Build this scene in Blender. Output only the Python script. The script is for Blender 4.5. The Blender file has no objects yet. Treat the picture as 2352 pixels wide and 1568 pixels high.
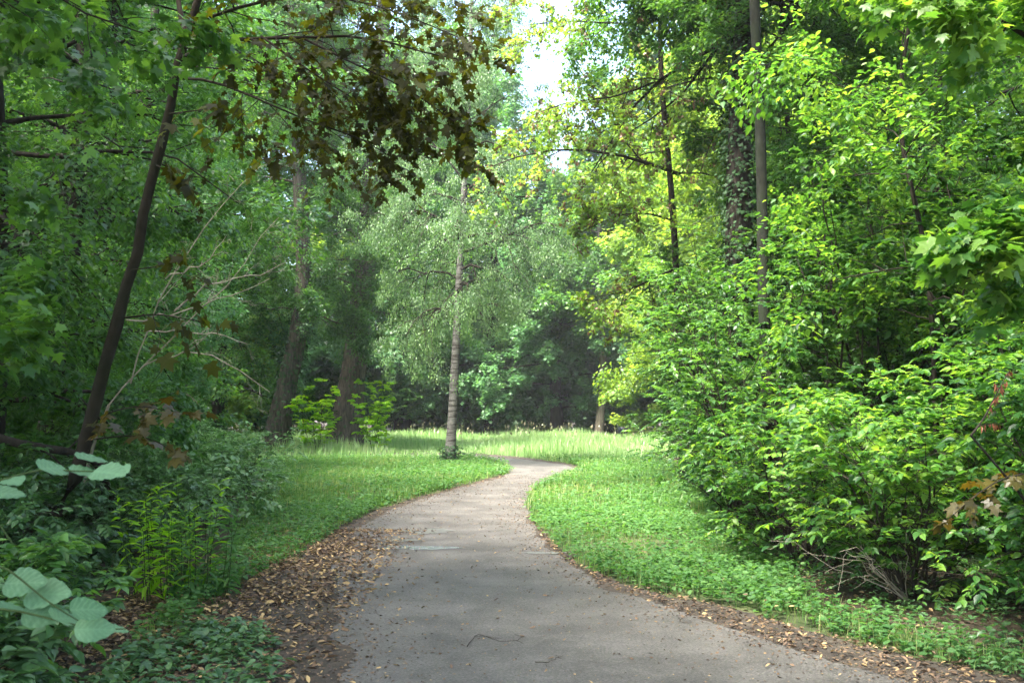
import bpy, math
import numpy as np
from mathutils import Vector
PI = math.pi
R = np.random.RandomState(7)
scene = bpy.context.scene
HAZE = .0005; DENS = 2.3
COL = scene.collection
# ------------------------------------------------------------------ camera
F, CX, CY, HZ, EYE = 2287.0, 1176.0, 784.0, 945.0, 1.65
TH = math.atan((HZ - CY) / F)
cam = bpy.data.cameras.new('camera'); camo = bpy.data.objects.new('camera', cam); COL.objects.link(camo)
camo.location = (0, 0, EYE); camo.rotation_euler = (PI/2 + TH, 0, 0)
cam.lens = 35.0; cam.sensor_width = 36.0; cam.clip_start = 0.05; cam.clip_end = 2000
cam.dof.use_dof = True; cam.dof.focus_distance = 22.0; cam.dof.aperture_fstop = 9
scene.camera = camo

def ray(px, py):
    x = (px - CX) / F; u = (CY - py) / F
    return np.array([x, math.cos(TH) - u*math.sin(TH), math.sin(TH) + u*math.cos(TH)])
def at(px, py, d):
    r = ray(px, py); return np.array([0, 0, EYE]) + r * (d / r[1])
def gnd(px, py):
    r = ray(px, py); return (np.array([0, 0, EYE]) + r * (EYE / -r[2]))[:2]
def G(*pts): return np.array([gnd(*p) for p in pts])

# ------------------------------------------------------------------ mesh building
def nrm(v): return v / np.maximum(np.linalg.norm(v, axis=-1, keepdims=True), 1e-9)
class MB:
    def __init__(s): s.v = []; s.f = []; s.t = []; s.n = 0
    def add(s, v, f, t=None):
        v = np.asarray(v, np.float32).reshape(-1, 3)
        s.v.append(v); s.t.append(np.zeros(len(v), np.float32) if t is None else np.asarray(t, np.float32).ravel())
        s.f.append(np.asarray(f, np.int64) + s.n); s.n += len(v)
    def build(s, name, mat, parent=None, origin=(0, 0, 0), smooth=False):
        V = np.concatenate(s.v) - np.asarray(origin, np.float32)
        me = bpy.data.meshes.new(name)
        me.vertices.add(len(V)); me.vertices.foreach_set('co', V.astype(np.float32).ravel())
        li = np.concatenate([f.ravel() for f in s.f]).astype(np.int32)
        tot = np.concatenate([np.full(len(f), f.shape[1]) for f in s.f])
        st = np.concatenate([[0], np.cumsum(tot)[:-1]]).astype(np.int32)
        me.loops.add(len(li)); me.loops.foreach_set('vertex_index', li)
        me.polygons.add(len(st)); me.polygons.foreach_set('loop_start', st)
        if smooth: me.polygons.foreach_set('use_smooth', np.ones(len(st), bool))
        a = me.attributes.new('tint', 'FLOAT', 'POINT'); a.data.foreach_set('value', np.concatenate(s.t).astype(np.float32))
        me.materials.append(mat); me.update(calc_edges=True)
        o = bpy.data.objects.new(name, me); COL.objects.link(o)
        if parent is not None: o.parent = parent
        else: o.location = origin
        return o
def tag(o, label, cat, group=None, kind=None):
    if label: o['label'] = label
    if cat: o['category'] = cat
    if group: o['group'] = group
    if kind: o['kind'] = kind
    return o
def thing(name, label, cat, loc, group=None):
    o = bpy.data.objects.new(name, None); COL.objects.link(o); o.location = loc; o.empty_display_size = .2
    return tag(o, label, cat, group)
def copy_thing(o, loc, rz, sc, label, group=None):
    c = o.copy(); COL.objects.link(c); c.location = loc; c.rotation_euler = (0, 0, rz); c.scale = (sc, sc, sc); c['label'] = label
    if group: c['group'] = group
    for ch in list(o.children):
        k = ch.copy(); COL.objects.link(k); k.parent = c
    return c

# branches: poly (n,K,3), rad (n,K)
def tubes(mb, poly, rad, sides=5, tint=None):
    poly = np.asarray(poly, float); n, K, _ = poly.shape
    tan = nrm(np.gradient(poly, axis=1))
    ref = np.where(np.abs(tan[..., 2:3]) > .9, np.array([1., 0, 0]), np.array([0, 0, 1.]))
    a = nrm(np.cross(tan, ref)); b = np.cross(tan, a)
    th = np.arange(sides) * 2*PI/sides
    ring = poly[:, :, None] + rad[:, :, None, None] * (a[:, :, None]*np.cos(th)[None, None, :, None] + b[:, :, None]*np.sin(th)[None, None, :, None])
    i, k, s = np.meshgrid(np.arange(n), np.arange(K-1), np.arange(sides), indexing='ij')
    base = i*K*sides; s2 = (s+1) % sides
    q = np.stack([base+k*sides+s, base+k*sides+s2, base+(k+1)*sides+s2, base+(k+1)*sides+s], -1).reshape(-1, 4)
    t = np.repeat(R.rand(n), K*sides) if tint is None else np.full(n*K*sides, tint)
    mb.add(ring.reshape(-1, 3), q, t)
def resample(pts, K):
    pts = np.asarray(pts, float); d = np.r_[0, np.cumsum(np.linalg.norm(np.diff(pts, axis=0), axis=1))]
    t = np.linspace(0, d[-1], K)
    # smooth (Catmull-like): densify then average
    p = np.stack([np.interp(t, d, pts[:, c]) for c in range(pts.shape[1])], 1)
    if K > 4:
        q = p.copy(); q[1:-1] = (p[:-2] + 2*p[1:-1] + p[2:]) / 4; p = q
    return p
def mk(P, D, L, r, bend=0.0, wig=.04, K=6, taper=.85):
    n = len(P); t = np.linspace(0, 1, K)[None, :, None]; L = np.asarray(L)[:, None, None]
    B = np.zeros((n, 3)); B[:, 2] = bend
    poly = P[:, None] + D[:, None]*L*t + B[:, None]*L*t**2
    w = R.randn(n, K, 3)*wig*L*np.sqrt(t); w[:, 0] = 0
    poly = poly + w
    rad = np.asarray(r)[:, None]*(1 - taper*np.linspace(0, 1, K)[None])
    return poly, np.maximum(rad, .0012)
def blen(poly): return np.linalg.norm(np.diff(poly, axis=1), axis=2).sum(1)
def sample(poly, rad, idx, t):
    K = poly.shape[1]; x = np.clip(t, 0, .9999)*(K-1); k = x.astype(int); f = (x-k)[:, None]
    p = poly[idx, k]*(1-f) + poly[idx, k+1]*f
    return p, nrm(poly[idx, k+1]-poly[idx, k]), rad[idx, k]*(1-f[:, 0]) + rad[idx, k+1]*f[:, 0]
def kids(poly, rad, m, t0=.25, t1=1., ratio=.5, ang=55, flat=1., up=0., bend=-.05, wig=.05, K=5, lmin=.0, rfac=.6, Lref=None):
    n = len(poly); idx = np.repeat(np.arange(n), m)
    t = t0 + (t1-t0)*((np.tile(np.arange(m), n) + R.rand(n*m))/m)
    p, tg, r = sample(poly, rad, idx, t)
    h = nrm(np.cross(tg, [0, 0, 1.]) + 1e-6); v = nrm(np.cross(h, tg))
    az = R.rand(n*m)*2*PI
    side = np.where((np.tile(np.arange(m), n) % 2) == 0, 1, -1)
    perp = nrm(h*(np.cos(az)*flat + (1-flat)*side*1.)[:, None] + v*(np.sin(az)*flat)[:, None]) if flat < 1 else nrm(h*np.cos(az)[:, None] + v*np.sin(az)[:, None])
    a = np.radians(ang + R.randn(n*m)*10)
    D = tg*np.cos(a)[:, None] + perp*np.sin(a)[:, None]; D[:, 2] += up; D = nrm(D)
    L0 = blen(poly) if Lref is None else Lref
    L = np.maximum(L0[idx]*ratio*(1.15-.65*t)*R.uniform(.6, 1.25, n*m), lmin)
    return mk(p, D, L, np.maximum(r*rfac, .0015), bend, wig, K)

# leaf templates (length along +x is 1)
def fan(outline, c=(.4, 0, .0)):
    o = [list(x) for x in outline]; v = np.array([list(c)] + o); n = len(o)
    return v, np.array([[0, i+1, (i+1) % n+1] for i in range(n)])
T = {}
T['diamond'] = (np.array([[0, 0, 0], [.42, .27, .07], [1, 0, -.06], [.42, -.27, .07]]), np.array([[0, 2, 1], [0, 3, 2]]))
T['round'] = (np.array([[0, 0, 0], [.3, .36, .07], [.75, .3, .05], [1, 0, -.08], [.75, -.3, .05], [.3, -.36, .07]]), np.array([[0, 3, 2], [0, 2, 1], [0, 4, 3], [0, 5, 4]]))
T['ovate'] = fan([(0, 0, 0), (.2, -.24, .05), (.5, -.29, .06), (.8, -.15, .01), (1.05, 0, -.12), (.8, .15, .01), (.5, .29, .06), (.2, .24, .05)], (.45, 0, -.02))
T['hazel'] = fan([(0, 0, 0), (.02, -.2, .03), (.2, -.38, .05), (.45, -.42, .05), (.7, -.34, .03), (.88, -.16, -.02), (1.04, 0, -.1), (.88, .16, -.02), (.7, .34, .03), (.45, .42, .05), (.2, .38, .05), (.02, .2, .03)], (.5, 0, -.02))
T['fallen'] = fan([(0, 0, 0), (.25, -.17, .10), (.6, -.2, .13), (1, 0, .1), (.7, .17, .16), (.3, .2, .1)], (.5, 0, .0))
T['willow'] = fan([(0, 0, 0), (.25, -.1, .03), (.55, -.11, .02), (1, 0, -.18), (.55, .11, .02), (.25, .1, .03)], (.4, 0, -.01))
T['lance'] = (np.array([[0, 0, 0], [.35, .13, .03], [1, 0, -.15], [.35, -.13, .03]]), np.array([[0, 2, 1], [0, 3, 2]]))
T['maple'] = fan([(0, 0, 0), (-.12, -.3, -.03), (.1, -.62, -.08), (.28, -.33, 0), (.42, -.4, 0), (.8, -.62, -.08), (.68, -.28, 0), (.78, -.22, 0), (1.15, 0, -.12), (.78, .22, 0), (.68, .28, 0), (.8, .62, -.08), (.42, .4, 0), (.28, .33, 0), (.1, .62, -.08), (-.12, .3, -.03)], (.35, 0, .03))
T['star'] = fan([(0, 0, 0), (.05, -.5, -.06), (.38, -.26, 0), (.78, -.48, -.06), (.7, -.16, 0), (1.1, 0, -.1), (.7, .16, 0), (.78, .48, -.06), (.38, .26, 0), (.05, .5, -.06)], (.38, 0, .03))
def put_leaves(mb, P, D, N, S, tmpl, tint):
    v, f = T[tmpl]; n = len(P); D = nrm(D); N = nrm(N - D*(N*D).sum(1, keepdims=True)); B = np.cross(N, D)
    V = P[:, None] + S[:, None, None]*(v[None, :, 0:1]*D[:, None] + v[None, :, 1:2]*B[:, None] + v[None, :, 2:3]*N[:, None])
    FF = f[None] + (np.arange(n)*len(v))[:, None, None]
    mb.add(V.reshape(-1, 3), FF.reshape(-1, 3), np.repeat(tint, len(v)))
def leaves_on(mb, poly, rad, per, size, tmpl, t0=.15, tilt=.35, ang=55, droop=.15, jit=.0, tb=.5, tv=.25, hang=0., sv=.3):
    n = len(poly); N_ = n*per; idx = np.repeat(np.arange(n), per)
    j = np.tile(np.arange(per), n); t = t0 + (1-t0)*(j+R.rand(N_)*.9)/per
    p, tg, r = sample(poly, rad, idx, t)
    h = nrm(np.cross(tg, [0, 0, 1.]) + 1e-5); side = np.where(j % 2 == 0, 1., -1.)[:, None]
    a = np.radians(ang + R.randn(N_)*16)[:, None]
    a = np.where((j == per-1)[:, None], a*.15, a)
    D = tg*np.cos(a) + h*side*np.sin(a); D[:, 2] -= droop + np.abs(R.randn(N_))*droop*.8; D = D*(1-hang) + np.array([0, 0, -1.])*hang + R.randn(N_, 3)*.12
    up = np.tile([0, 0, 1.], (N_, 1))*(1-hang) + R.randn(N_, 3)*(tilt + hang)
    if jit: p = p + R.randn(N_, 3)*jit
    spr = np.repeat(R.randn(n)*tv*.6, per)
    ti = np.clip(tb + spr + R.randn(N_)*tv*.6, 0, 1)
    put_leaves(mb, p, D, up, size*np.clip(1+R.randn(N_)*sv, .4, 1.7), tmpl, ti)

# ------------------------------------------------------------------ materials
def nodes(name):
    m = bpy.data.materials.new(name); m.use_nodes = True; nt = m.node_tree; nt.nodes.clear()
    return m, nt, lambda ty, **k: _n(nt, ty, k)
def _n(nt, ty, k):
    n = nt.nodes.new(ty)
    for a, b in k.items(): setattr(n, a, b)
    return n
def ramp(nt, stops):
    r = nt.nodes.new('ShaderNodeValToRGB'); e = r.color_ramp.elements
    while len(e) < len(stops): e.new(.5)
    for x, (p, c) in zip(e, stops): x.position = p; x.color = (*c, 1)
    return r
def leaf_mat(name, c0, c1, tr=None, rough=.42, mix=.45, spec=.5, c2=None):
    m, nt, N = nodes(name); L = nt.links.new
    at_ = N('ShaderNodeAttribute', attribute_name='tint')
    st = [(0, c0), (.6, c1)] + ([(1, c2)] if c2 else [(1, tuple(min(x*1.25, 1) for x in c1))])
    rp = ramp(nt, st); L(at_.outputs['Fac'], rp.inputs[0])
    pr = N('ShaderNodeBsdfPrincipled'); pr.inputs['Roughness'].default_value = rough; pr.inputs['Specular IOR Level'].default_value = spec
    tl = N('ShaderNodeBsdfTranslucent'); mx = N('ShaderNodeMixShader'); mx.inputs[0].default_value = mix
    L(rp.outputs[0], pr.inputs['Base Color'])
    g = N('ShaderNodeMix', data_type='RGBA', blend_type='MULTIPLY'); g.inputs[0].default_value = 1
    L(rp.outputs[0], g.inputs[6]); g.inputs[7].default_value = (*(tr or (2.6, 2.3, .9)), 1)
    L(g.outputs[2], tl.inputs[0]); L(pr.outputs[0], mx.inputs[1]); L(tl.outputs[0], mx.inputs[2])
    o = N('ShaderNodeOutputMaterial'); L(mx.outputs[0], o.inputs[0]); return m
def bark_mat(name, c0, c1, sx=12, sz=2.0, bump=.6, band=None, moss=None):
    m, nt, N = nodes(name); L = nt.links.new
    tc = N('ShaderNodeTexCoord'); mp = N('ShaderNodeMapping'); mp.inputs['Scale'].default_value = (sx, sx, sz); L(tc.outputs['Object'], mp.inputs[0])
    n1 = N('ShaderNodeTexNoise'); n1.inputs['Scale'].default_value = 1; n1.inputs['Detail'].default_value = 8; n1.inputs['Roughness'].default_value = .7; L(mp.outputs[0], n1.inputs[0])
    rp = ramp(nt, [(.35, c0), (.65, c1)]); L(n1.outputs[0], rp.inputs[0]); col = rp.outputs[0]
    if band:
        m2 = N('ShaderNodeMapping'); m2.inputs['Scale'].default_value = (2.2, 2.2, 16); L(tc.outputs['Object'], m2.inputs[0])
        n2 = N('ShaderNodeTexNoise'); n2.inputs['Scale'].default_value = 1; n2.inputs['Detail'].default_value = 4; L(m2.outputs[0], n2.inputs[0])
        r2 = ramp(nt, [(.5, (0, 0, 0)), (.6, (1, 1, 1))]); L(n2.outputs[0], r2.inputs[0])
        mx = N('ShaderNodeMix', data_type='RGBA'); L(r2.outputs[0], mx.inputs[0]); L(col, mx.inputs[6]); mx.inputs[7].default_value = (*band, 1); col = mx.outputs[2]
    if moss:
        n3 = N('ShaderNodeTexNoise'); n3.inputs['Scale'].default_value = 1.3; n3.inputs['Detail'].default_value = 5; L(tc.outputs['Object'], n3.inputs[0])
        r3 = ramp(nt, [(.45, (0, 0, 0)), (.65, (.8, .8, .8))]); L(n3.outputs[0], r3.inputs[0])
        mx = N('ShaderNodeMix', data_type='RGBA'); L(r3.outputs[0], mx.inputs[0]); L(col, mx.inputs[6]); mx.inputs[7].default_value = (*moss, 1); col = mx.outputs[2]
    pr = N('ShaderNodeBsdfPrincipled'); pr.inputs['Roughness'].default_value = .92; pr.inputs['Specular IOR Level'].default_value = .12; L(col, pr.inputs['Base Color'])
    b = N('ShaderNodeBump'); b.inputs['Strength'].default_value = bump; b.inputs['Distance'].default_value = .03; L(n1.outputs[0], b.inputs['Height']); L(b.outputs[0], pr.inputs['Normal'])
    o = N('ShaderNodeOutputMaterial'); L(pr.outputs[0], o.inputs[0]); return m
def ground_mat(name, stops, scale=3., fine=60., bump=.4, rough=.9, spec=.3, finec=.35, big=None):
    m, nt, N = nodes(name); L = nt.links.new
    tc = N('ShaderNodeTexCoord')
    n1 = N('ShaderNodeTexNoise'); n1.inputs['Scale'].default_value = scale; n1.inputs['Detail'].default_value = 10; n1.inputs['Roughness'].default_value = .65; L(tc.outputs['Object'], n1.inputs[0])
    n2 = N('ShaderNodeTexNoise'); n2.inputs['Scale'].default_value = fine; n2.inputs['Detail'].default_value = 6; n2.inputs['Roughness'].default_value = .7; L(tc.outputs['Object'], n2.inputs[0])
    mm = N('ShaderNodeMix', data_type='FLOAT'); mm.inputs[0].default_value = finec; L(n1.outputs[0], mm.inputs[2]); L(n2.outputs[0], mm.inputs[3])
    rp = ramp(nt, stops); L(mm.outputs[0], rp.inputs[0]); col = rp.outputs[0]
    pr = N('ShaderNodeBsdfPrincipled'); pr.inputs['Roughness'].default_value = rough; pr.inputs['Specular IOR Level'].default_value = spec
    if big:   # damp patches: darker and glossier
        n3 = N('ShaderNodeTexNoise'); n3.inputs['Scale'].default_value = big[0]; n3.inputs['Detail'].default_value = 3; L(tc.outputs['Object'], n3.inputs[0])
        r3 = ramp(nt, [(.42, (1, 1, 1)), (.62, (big[1],)*3)]); L(n3.outputs[0], r3.inputs[0])
        mu = N('ShaderNodeMix', data_type='RGBA', blend_type='MULTIPLY'); mu.inputs[0].default_value = 1; L(col, mu.inputs[6]); L(r3.outputs[0], mu.inputs[7]); col = mu.outputs[2]
        vo = N('ShaderNodeTexVoronoi'); vo.inputs['Scale'].default_value = 38; L(tc.outputs['Object'], vo.inputs[0])
        r4 = ramp(nt, [(.0, (1, 1, 1)), (.08, (.8, .8, .8)), (.14, (0, 0, 0))]); L(vo.outputs['Distance'], r4.inputs[0])
        mx = N('ShaderNodeMix', data_type='RGBA'); L(r4.outputs[0], mx.inputs[0]); L(col, mx.inputs[6]); mx.inputs[7].default_value = (.17, .15, .125, 1); col = mx.outputs[2]
    L(col, pr.inputs['Base Color'])
    b = N('ShaderNodeBump'); b.inputs['Strength'].default_value = bump; b.inputs['Distance'].default_value = .02; L(mm.outputs[0], b.inputs['Height']); L(b.outputs[0], pr.inputs['Normal'])
    o = N('ShaderNodeOutputMaterial'); L(pr.outputs[0], o.inputs[0]); return m

M = {}
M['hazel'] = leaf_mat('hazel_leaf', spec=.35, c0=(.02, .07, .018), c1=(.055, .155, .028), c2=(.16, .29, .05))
M['dark'] = leaf_mat('dark_leaf', (.022, .07, .025), (.05, .135, .035), c2=(.09, .21, .045), mix=.4)
M['mid'] = leaf_mat('mid_leaf', (.025, .08, .024), (.055, .145, .036), c2=(.11, .24, .05), mix=.45)
M['cool'] = leaf_mat('cool_leaf', (.045, .12, .05), (.085, .19, .08), c2=(.13, .26, .09), tr=(1.9, 2.1, 1.2), mix=.42)
M['sage'] = leaf_mat('sage_leaf', (.07, .15, .05), (.12, .23, .085), c2=(.17, .31, .10), tr=(1.5, 1.7, 1.1), mix=.35)
M['lime'] = leaf_mat('lime_backlit_leaf', (.1, .24, .015), (.17, .36, .02), c2=(.25, .42, .03), mix=.55)  # backlit glow of the oak saplings put into a brighter leaf colour
M['yellow'] = leaf_mat('yellow_green_leaf', (.06, .13, .03), (.12, .22, .045), c2=(.19, .28, .06), mix=.5)
M['birch'] = leaf_mat('birch_leaf', (.07, .14, .06), (.12, .21, .09), c2=(.18, .3, .1), tr=(1.8, 1.9, 1.), mix=.4)
M['purple'] = leaf_mat('bronze_leaf', (.022, .024, .007), (.04, .042, .010), c2=(.085, .10, .014), tr=(2.6, 2.5, .5), mix=.45, rough=.6, spec=.2)
M['gold'] = leaf_mat('golden_bronze_leaf', (.05, .045, .009), (.085, .07, .012), c2=(.13, .11, .014), tr=(1.8, 1.4, .5), mix=.4)
M['pale'] = leaf_mat('pale_near_leaf', (.055, .14, .065), (.12, .235, .125), tr=(1.3, 1.4, .8), mix=.3, rough=.6, spec=.3)
M['seed'] = leaf_mat('brown_seed', (.09, .05, .025), (.16, .10, .05), tr=(1., .8, .6), mix=.2)
M['rust'] = leaf_mat('rust_seed', (.14, .04, .015), (.2, .07, .03), tr=(1., .8, .6), mix=.2)
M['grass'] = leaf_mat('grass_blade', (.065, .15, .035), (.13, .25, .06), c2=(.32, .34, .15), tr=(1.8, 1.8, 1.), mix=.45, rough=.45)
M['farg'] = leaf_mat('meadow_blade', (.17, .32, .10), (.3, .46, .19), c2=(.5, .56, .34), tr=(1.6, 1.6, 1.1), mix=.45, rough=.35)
M['herb'] = leaf_mat('herb_leaf', (.035, .105, .028), (.07, .17, .045), c2=(.13, .25, .07), tr=(1.9, 1.9, 1.), mix=.4, rough=.6, spec=.3)
M['nettle'] = leaf_mat('nettle_leaf', (.032, .09, .03), (.06, .14, .048), c2=(.10, .2, .065), tr=(1.6, 1.6, .9), mix=.3)
M['litter'] = leaf_mat('fallen_leaf', (.04, .025, .016), (.16, .10, .055), c2=(.46, .32, .14), tr=(1, 1, 1), mix=.1, rough=.7)
M['ivy'] = leaf_mat('ivy_leaf', (.015, .04, .015), (.03, .075, .025), mix=.2, rough=.6, spec=.25)
M['head'] = leaf_mat('seed_head', (.14, .16, .07), (.22, .22, .12), c2=(.3, .26, .18), tr=(1, 1, 1), mix=.3)
M['bark'] = bark_mat('dark_bark', (.015, .013, .010), (.05, .042, .033))
M['oak'] = bark_mat('furrowed_bark', (.03, .026, .021), (.14, .12, .095), sx=16, sz=2.2, bump=1.)
M['birchbark'] = bark_mat('birch_bark', (.08, .078, .07), (.19, .185, .17), sx=7, sz=9, band=(.05, .045, .04))
M['young'] = bark_mat('young_bark', (.02, .016, .012), (.045, .036, .027), sx=8, sz=5, moss=(.025, .027, .016), bump=.3)
M['pole'] = bark_mat('grey_bark', (.010, .011, .009), (.026, .028, .021), sx=9, sz=5, moss=(.02, .03, .015), bump=.3)
M['pale_bark'] = bark_mat('pale_bark', (.12, .10, .08), (.24, .20, .155))
M['twig'] = bark_mat('bleached_twig', (.22, .19, .15), (.38, .34, .27), bump=.2)
M['stem'] = bark_mat('green_stem', (.03, .05, .018), (.05, .08, .025), bump=.1)
M['soil'] = ground_mat('woodland_soil', [(.3, (.018, .014, .009)), (.5, (.045, .035, .022)), (.7, (.09, .065, .04))], 2.5, 40, .8)
M['verge'] = ground_mat('leafy_dirt', [(.36, (.022, .018, .014)), (.5, (.05, .041, .032)), (.64, (.10, .082, .062))], 4, 70, .8)
M['lawn'] = ground_mat('turf', [(.38, (.03, .03, .015)), (.5, (.045, .065, .02)), (.62, (.09, .095, .04))], 1.5, 30, .8)
M['path'] = ground_mat('worn_tarmac', [(.36, (.034, .03, .026)), (.5, (.092, .084, .075)), (.62, (.17, .157, .142))], 1.6, 60, .9, rough=.6, spec=.45, finec=.62, big=(.9, .84))

# ------------------------------------------------------------------ ground sheets
def inside(poly, x, y):
    c = np.zeros(len(x), bool); n = len(poly)
    for i in range(n):
        x1, y1 = poly[i]; x2, y2 = poly[(i+1) % n]
        with np.errstate(divide='ignore', invalid='ignore'):
            c ^= ((y1 > y) != (y2 > y)) & (x < (x2-x1)*(y-y1)/(y2-y1+1e-12)+x1)
    return c
def rough_edge(poly, step=.25, amp=.05):
    out = []
    for i in range(len(poly)):
        a, b = np.array(poly[i]), np.array(poly[(i+1) % len(poly)]); L = np.linalg.norm(b-a); k = max(1, min(200, int(L/step)))
        nn = np.array([-(b-a)[1], (b-a)[0]])/max(L, 1e-6)
        for j in range(k): out.append(a + (b-a)*j/k + nn*R.randn()*amp)
    return np.array(out)
def sheet(name, poly, z, mat, label=None):
    from mathutils.geometry import tessellate_polygon
    vs = [Vector((p[0], p[1], 0)) for p in poly]; tr = tessellate_polygon([vs])
    mb = MB(); mb.add([[p[0], p[1], z] for p in poly], np.array(tr)); o = mb.build(name, mat)
    o['kind'] = 'structure'
    if label: o['label'] = label
    for p in o.data.polygons:
        if p.normal.z < 0: o.data.flip_normals(); break
    return o
mb = MB(); S_ = 500; mb.add([[-S_, -S_, 0], [S_, -S_, 0], [S_, S_, 0], [-S_, S_, 0]], [[0, 1, 2, 3]])
g = mb.build('ground', M['soil']); g['kind'] = 'structure'; g['label'] = 'dark brown woodland soil under the trees'

PL = np.vstack([[[-1.9, -3.0]], [[-1.75, 2.0]], G((800, 1568), (780, 1500), (770, 1400), (770, 1320), (790, 1250), (840, 1200), (905, 1168), (1015, 1133), (1100, 1110), (1150, 1098), (1172, 1085), (1150, 1068), (1090, 1054))])
PR = np.vstack([[[2.6, -3.0]], [[2.45, 2.0]], G((2060, 1568), (1800, 1490), (1560, 1405), (1400, 1350), (1310, 1300), (1250, 1245), (1218, 1200), (1215, 1162), (1240, 1115), (1300, 1090), (1330, 1078), (1300, 1068), (1200, 1055), (1080, 1044))])
far_l = np.array([[-8.0, 35.5], [-16, 36.0], [-30, 33]]); far_r = np.array([[-8.0, 38.6], [-16, 39.2], [-30, 36.4]])
path_poly = np.vstack([PL, far_l, far_r[::-1], PR[::-1]])
VL = np.vstack([[[-3.2, -3]], [[-3.1, 3]], G((240, 1568), (330, 1500), (470, 1400), (560, 1345), (700, 1270), (780, 1215), (850, 1178), (930, 1150), (1015, 1128), (1100, 1105), (1160, 1090), (1178, 1083), (1150, 1064), (1080, 1052))])
VR = np.vstack([[[3.4, -3]], [[3.2, 3]], G((2352, 1568), (1985, 1482), (1630, 1386), (1420, 1340), (1330, 1300), (1262, 1240), (1228, 1200), (1208, 1170), (1222, 1128), (1300, 1092), (1350, 1078), (1300, 1064), (1200, 1050), (1080, 1040))])
verge_poly = np.vstack([VL, far_l+[0, -.4], far_r[::-1]+[0, .4], VR[::-1]])
SH_R = G((1400, 1060), (1425, 1100), (1450, 1150), (1560, 1250), (1700, 1285), (1900, 1385), (2352, 1500))    # foot of the right-hand shrubs
lawn_poly = np.vstack([[[-34, 12]], [[-14, 13]], [[-10.5, 26]], G((620, 1090), (600, 1130), (560, 1200), (470, 1340), (300, 1480), (340, 1560), (700, 1560)), [[0, 6.5]], [[2.2, 6.0]], [[3.6, 6.6]], (SH_R+np.array([[1.8, 0], [1.8, 0], [1.6, 0], [1.1, 0], [.5, 0], [-.15, 0], [-.3, 0]]))[::-1], [[6, 36]], [[18, 44]], [[22, 66]], [[-40, 66]]])
sheet('lawn', rough_edge(lawn_poly, .5, .08), .004, M['lawn'], 'green turf of the clearing on both sides of the path')
sheet('path_verge', rough_edge(rough_edge(verge_poly, .4, .07), .05, .02), .008, M['verge'], 'strip of brown dirt and leaf litter along the path edges')
sheet('path', rough_edge(rough_edge(path_poly, .45, .05), .04, .015), .012, M['path'], 'worn grey tarmac footpath bending right then left')
path_poly = np.array(path_poly); verge_poly = np.array(verge_poly)

# puddles
m, nt, N = nodes('sky_tinted_water'); pr = N('ShaderNodeBsdfPrincipled'); pr.inputs['Base Color'].default_value = (.2, .215, .235, 1); pr.inputs['Roughness'].default_value = .2; pr.inputs['Specular IOR Level'].default_value = 1.  # bright sky reflection painted in as a pale bluish base colour
o_ = N('ShaderNodeOutputMaterial'); nt.links.new(pr.outputs[0], o_.inputs[0]); M['sky_tinted_water'] = m
m, nt, N = nodes('damp_film'); pr = N('ShaderNodeBsdfPrincipled'); pr.inputs['Base Color'].default_value = (.125, .122, .118, 1); pr.inputs['Roughness'].default_value = .33; pr.inputs['Specular IOR Level'].default_value = .8
o_ = N('ShaderNodeOutputMaterial'); nt.links.new(pr.outputs[0], o_.inputs[0]); M['damp'] = m
def puddle(px, py, w, h, lab, mat='sky_tinted_water'):
    a = gnd(px-w/2, py); b = gnd(px+w/2, py); n_ = gnd(px, py-h/2); f_ = gnd(px, py+h/2); c = (a+b)/2; rx = (b-a)[0]/2; ry = abs((n_-f_)[1])/2
    ph = R.rand(4)*6
    pts = [c + np.array([rx*math.cos(t)*(1+.18*math.sin(3*t+ph[0])+.1*math.sin(7*t+ph[1])), ry*math.sin(t)*(1+.2*math.sin(4*t+ph[2])+.12*math.sin(9*t+ph[3]))]) for t in np.linspace(0, 2*PI, 60, endpoint=False)]
    o = sheet('puddle', pts, .016, M[mat]); tag(o, lab, None)
puddle(955, 1260, 190, 9, 'narrow bright puddle on the tarmac, the nearer and brighter of the pair')
puddle(985, 1222, 110, 12, 'faint wet patch on the tarmac behind the bright puddle', 'damp')
puddle(900, 1242, 130, 7, 'faint wet film on the left of the puddle', 'damp')
puddle(1250, 1272, 100, 5, 'thin damp streak near the right edge of the path', 'damp')

# ------------------------------------------------------------------ scatter: grass, herbs, litter (stuff)
def scatter(n, x0, x1, y0, y1): return R.uniform(x0, x1, n), R.uniform(y0, y1, n)
def patchy(x, y, s=1.0):
    return .5+.25*(np.sin(x*1.7*s+1.3*np.sin(y*1.1*s))+np.sin(y*1.9*s+1.7*np.sin(x*.9*s+2)))
def blades(mb, x, y, h, w, tint, lean=.35, seg=2):
    n = len(x); az = R.rand(n)*2*PI; la = np.abs(R.randn(n))*lean
    d = np.stack([np.cos(az), np.sin(az), np.zeros(n)], 1); sdir = np.stack([-np.sin(az), np.cos(az), np.zeros(n)], 1)
    p = np.stack([x, y, np.zeros(n)], 1); h = h[:, None]; w = w[:, None]; la = la[:, None]; up = np.array([0, 0, 1.])
    if seg == 2:
        m1 = p + up*h*.55 + d*h*la*.3; tp = p + up*h*.95 + d*h*la
        V = np.stack([p-sdir*w, p+sdir*w, m1-sdir*w*.7, m1+sdir*w*.7, tp], 1)
        f = np.array([[0, 1, 3], [0, 3, 2], [2, 3, 4]])
    else:
        tp = p + up*h + d*h*la; V = np.stack([p-sdir*w, p+sdir*w, tp], 1); f = np.array([[0, 1, 2]])
    k = V.shape[1]; mb.add(V.reshape(-1, 3), (f[None]+(np.arange(n)*k)[:, None, None]).reshape(-1, 3), np.repeat(tint, k))
def edge_ok(x, y): return ~inside(verge_poly, x, y)
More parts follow.
